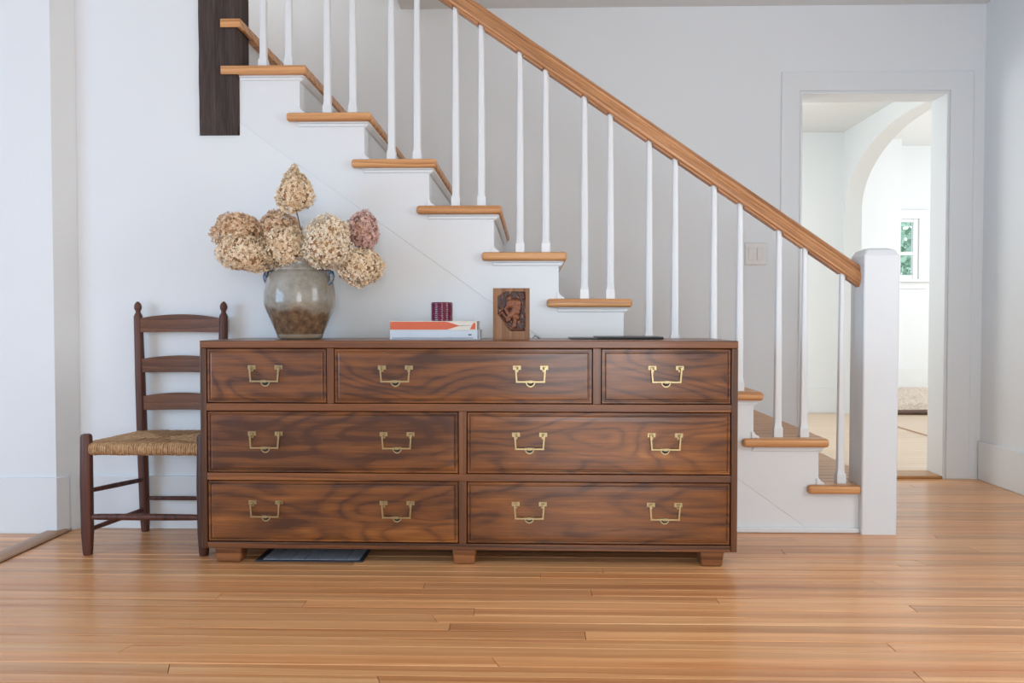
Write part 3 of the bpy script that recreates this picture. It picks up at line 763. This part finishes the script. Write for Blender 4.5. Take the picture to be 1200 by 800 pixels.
bloom(-.880, 1.326, 3.00, .064, .085, M['petal_tan'], 'tan cone-shaped dried hydrangea standing tallest on its own bare stem', 420, 1, .5,
      [(-.876, 3.00, 1.26), (-.862, 3.0, 1.20), (-.848, 3.01, 1.12), (-.846, 3.02, 1.05), (-.86, 3.03, .88)])
bloom(-1.108, 1.178, 3.03, .088, .074, M['petal_brown'], 'tan-brown dried hydrangea at the upper far left of the bunch', 520, 2)
bloom(-1.060, 1.092, 2.98, .108, .066, M['petal_tan'], 'wide tan dried hydrangea hanging lowest on the left over the rim', 600, 3, tilt=.25)
bloom(-.962, 1.178, 3.06, .076, .080, M['petal_brown'], 'brown pinkish dried hydrangea behind the pale one left of centre', 460, 4)
bloom(-.905, 1.113, 2.965, .076, .076, M['petal_tan'], 'pale tan dried hydrangea at the centre resting on the rim', 480, 5)
bloom(-.748, 1.128, 2.955, .090, .100, M['petal_cream'], 'largest cream dried hydrangea, right of the bare stem', 640, 6, tilt=.2)
bloom(-.632, 1.180, 3.04, .056, .070, M['petal_pink'], 'dusty pink dried hydrangea at the upper right of the bunch', 360, 7)
bloom(-.640, 1.045, 3.02, .084, .066, M['petal_tan'], 'tan dried hydrangea hanging lowest on the right beside the crock', 480, 8)

# ------------------------------------------------------------------ books, cup, plaque, flat case
b2 = empty('book', (-.352, 2.93, DT)); tag(b2, 'pale white-blue book lying under the orange one on the dresser', 'book', 'books on the dresser')
def book(e, x0, x1, d, h, cover, edge=None):
    m = MB(); t_ = .0022
    m.box(x0, x1, 0, d, 0, t_); m.box(x0, x1, 0, d, h-t_, h); m.box(x0, x1, 0, t_, t_, h-t_)
    m.build('cover', cover, e, .0006)
    bx('page_block', (x0+.003, x1-.003, t_, d-.003, t_, h-t_), M['pages'], e)
book(b2, -.163, .163, .22, .0335, M['paleblue'])
bx('printed_band', (-.155, .14, -.0003, .0005, .004, .0062), M['greyink'], b2)
bx('printed_band', (.1555, .160, -.0003, .0005, .002, .031), M['greyink'], b2)
for a, w_ in ((.122, .012),): bx('printed_mark', (a, a+w_, -.0003, .0005, .014, .020), M['greyink'], b2)
b1 = empty('book', (-.357, 2.935, DT+.0337)); tag(b1, 'orange and cream spined book, topmost of the two on the dresser', 'book', 'books on the dresser')
book(b1, -.160, .158, .20, .0325, M['cream'])
m = MB(); m.prism([(-.1585, .0018), (.048, .0018), (.093, .0150), (.093, .0170), (.048, .0307), (-.1585, .0307)], 'Y', -.0006, .0004); m.build('printed_band', M['orange'], b1)
m = MB(); m.prism([(.133, .003), (.153, .003), (.153, .024), (.148, .028), (.140, .018)], 'Y', -.0006, .0004); m.build('printed_mark', M['orange'], b1)
m = MB(); m.prism([(.093, .0152), (.135, .0165), (.135, .0175), (.093, .0168)], 'Y', -.0006, .0004); m.build('printed_mark', M['greyink'], b1)
cp = MB(); pr_ = [(.034, 0), (.0385, .001)]
for k in range(9):
    z_ = .002+k*.0072; pr_ += [(.0385, z_), (.0415, z_+.0025), (.0415, z_+.0045), (.0385, z_+.007)]
pr_ += [(.040, .069), (.037, .0695), (.0355, .067), (.0355, .008), (.01, .007)]
cp.lathe(pr_, 48)
cu = cp.build('ribbed_cup', M['maroon'], None, 0, 45); cu.location = (-.333, 3.00, DT+.0337+.0327)
tag(cu, 'small maroon ribbed glass cup standing on the stacked books', 'cup')
# carved plaque
pq = empty('carved_plaque', (-.0745, 2.945, DT)); tag(pq, 'small upright wooden block with a carved crouching figure in a dark recess', 'carving')
pw, ph_, pd = .0665, .186, .034
oct_ = [(.052, .030), (.052, .174), (-.024, .174), (-.050, .156), (-.050, .092), (-.004, .030)][::-1]
m = MB()
# front face frame around the recess
rect = [(pw, .0), (pw, ph_), (-pw, ph_), (-pw, 0)]
oc = [(.052, .030), (.052, .174), (-.024, .174), (-.050, .156), (-.050, .092), (-.004, .030)]
V_ = [(a, 0, b_) for a, b_ in rect]+[(a, 0, b_) for a, b_ in oc]+[(a, .009, b_) for a, b_ in oc]+[(a, pd, b_) for a, b_ in rect]
F_ = [(0, 1, 5, 4), (1, 2, 6, 5), (2, 7, 6), (2, 3, 8, 7), (3, 0, 4, 9), (3, 9, 8)]
F_ += [(4+i, 4+(i+1) % 6, 10+(i+1) % 6, 10+i) for i in range(6)]
F_ += [(0, 1, 17, 16), (1, 2, 18, 17), (2, 3, 19, 18), (3, 0, 16, 19), (16, 17, 18, 19), (10, 11, 12, 13, 14, 15)]
m.add(V_, F_); m.build('block', M['plaque'], pq)
caps = [((-.004, .128), (.020, .132), .017, .011), ((.020, .130), (.016, .100), .017, .012), ((.014, .100), (.000, .088), .014, .012),
        ((-.004, .128), (-.022, .110), .008, .009), ((-.022, .110), (-.008, .086), .007, .010), ((-.008, .150), (-.010, .146), .010, .010),
        ((.002, .090), (.020, .078), .011, .011), ((.016, .082), (.010, .048), .009, .010), ((.010, .046), (-.000, .042), .006, .008),
        ((-.004, .088), (-.012, .070), .010, .009), ((-.014, .072), (-.034, .098), .006, .007), ((-.034, .098), (-.044, .090), .006, .006),
        ((.022, .134), (.030, .112), .006, .009), ((-.046, .084), (.000, .034), .005, .005), ((.006, .036), (.040, .036), .004, .006), ((.040, .166), (.046, .150), .006, .004)]
def hgt(x, z):
    h = .0016*noise.noise(Vector((x*110, z*70, 0)))
    for a, b_, r, k in caps:
        ax, az = a; bx2, bz = b_; dx, dz = bx2-ax, bz-az; tt = max(0, min(1, ((x-ax)*dx+(z-az)*dz)/(dx*dx+dz*dz+1e-9)))
        ds = math.hypot(x-ax-dx*tt, z-az-dz*tt)
        if ds < r: h = max(h, k*math.sqrt(1-(ds/r)**2)*.85+.0022*noise.noise(Vector((x*150, z*150, 5))))
    return h
def inside(x, z):
    ok = True; n_ = len(oc)
    for i in range(n_):
        a, b_ = oc[i], oc[(i+1) % n_]
        if (b_[0]-a[0])*(z-a[1])-(b_[1]-a[1])*(x-a[0]) < -1e-9: ok = False
    return ok
m = MB(); G1, G2 = 52, 72; idx = {}; vs = []; fs = []
for j in range(G2+1):
    for i in range(G1+1):
        x = -.050+.102*i/G1; z_ = .030+.144*j/G2
        if inside(x, z_): idx[(i, j)] = len(vs); vs.append((x, .0085-hgt(x, z_), z_))
for j in range(G2):
    for i in range(G1):
        k = [(i, j), (i+1, j), (i+1, j+1), (i, j+1)]
        if all(q in idx for q in k): fs.append(tuple(idx[q] for q in k))
m.add(vs, fs); m.build('relief_figure', M['carving'], pq, 0, 60)
m = MB(); m.tube([(0, 0, .004), (.008, .0, .012), (.016, -.002, .008), (.026, -.004, .003)], .0014, 6)
m.tube([(.004, .001, .014), (.014, 0, .010), (.022, .002, .0022)], .0012, 6)
cd = m.build('cord', M['cord'], None, 0, 60); cd.location = (.004, 2.985, DT); tag(cd, 'short dark teal cord end poking out beside the carved block', 'cord')
# flat dark case
fc = empty('flat_case', (.31, 2.95, DT)); tag(fc, 'thin flat dark case lying on the right end of the dresser top', 'case')
m = MB(); m.box(-.168, .168, 0, .22, 0, .0045); m.build('base', M['tray'], fc, .0015)
m = MB(); m.box(-.072, .166, -.012, .19, .0047, .0095); m.build('lid', M['tray'], fc, .0015)
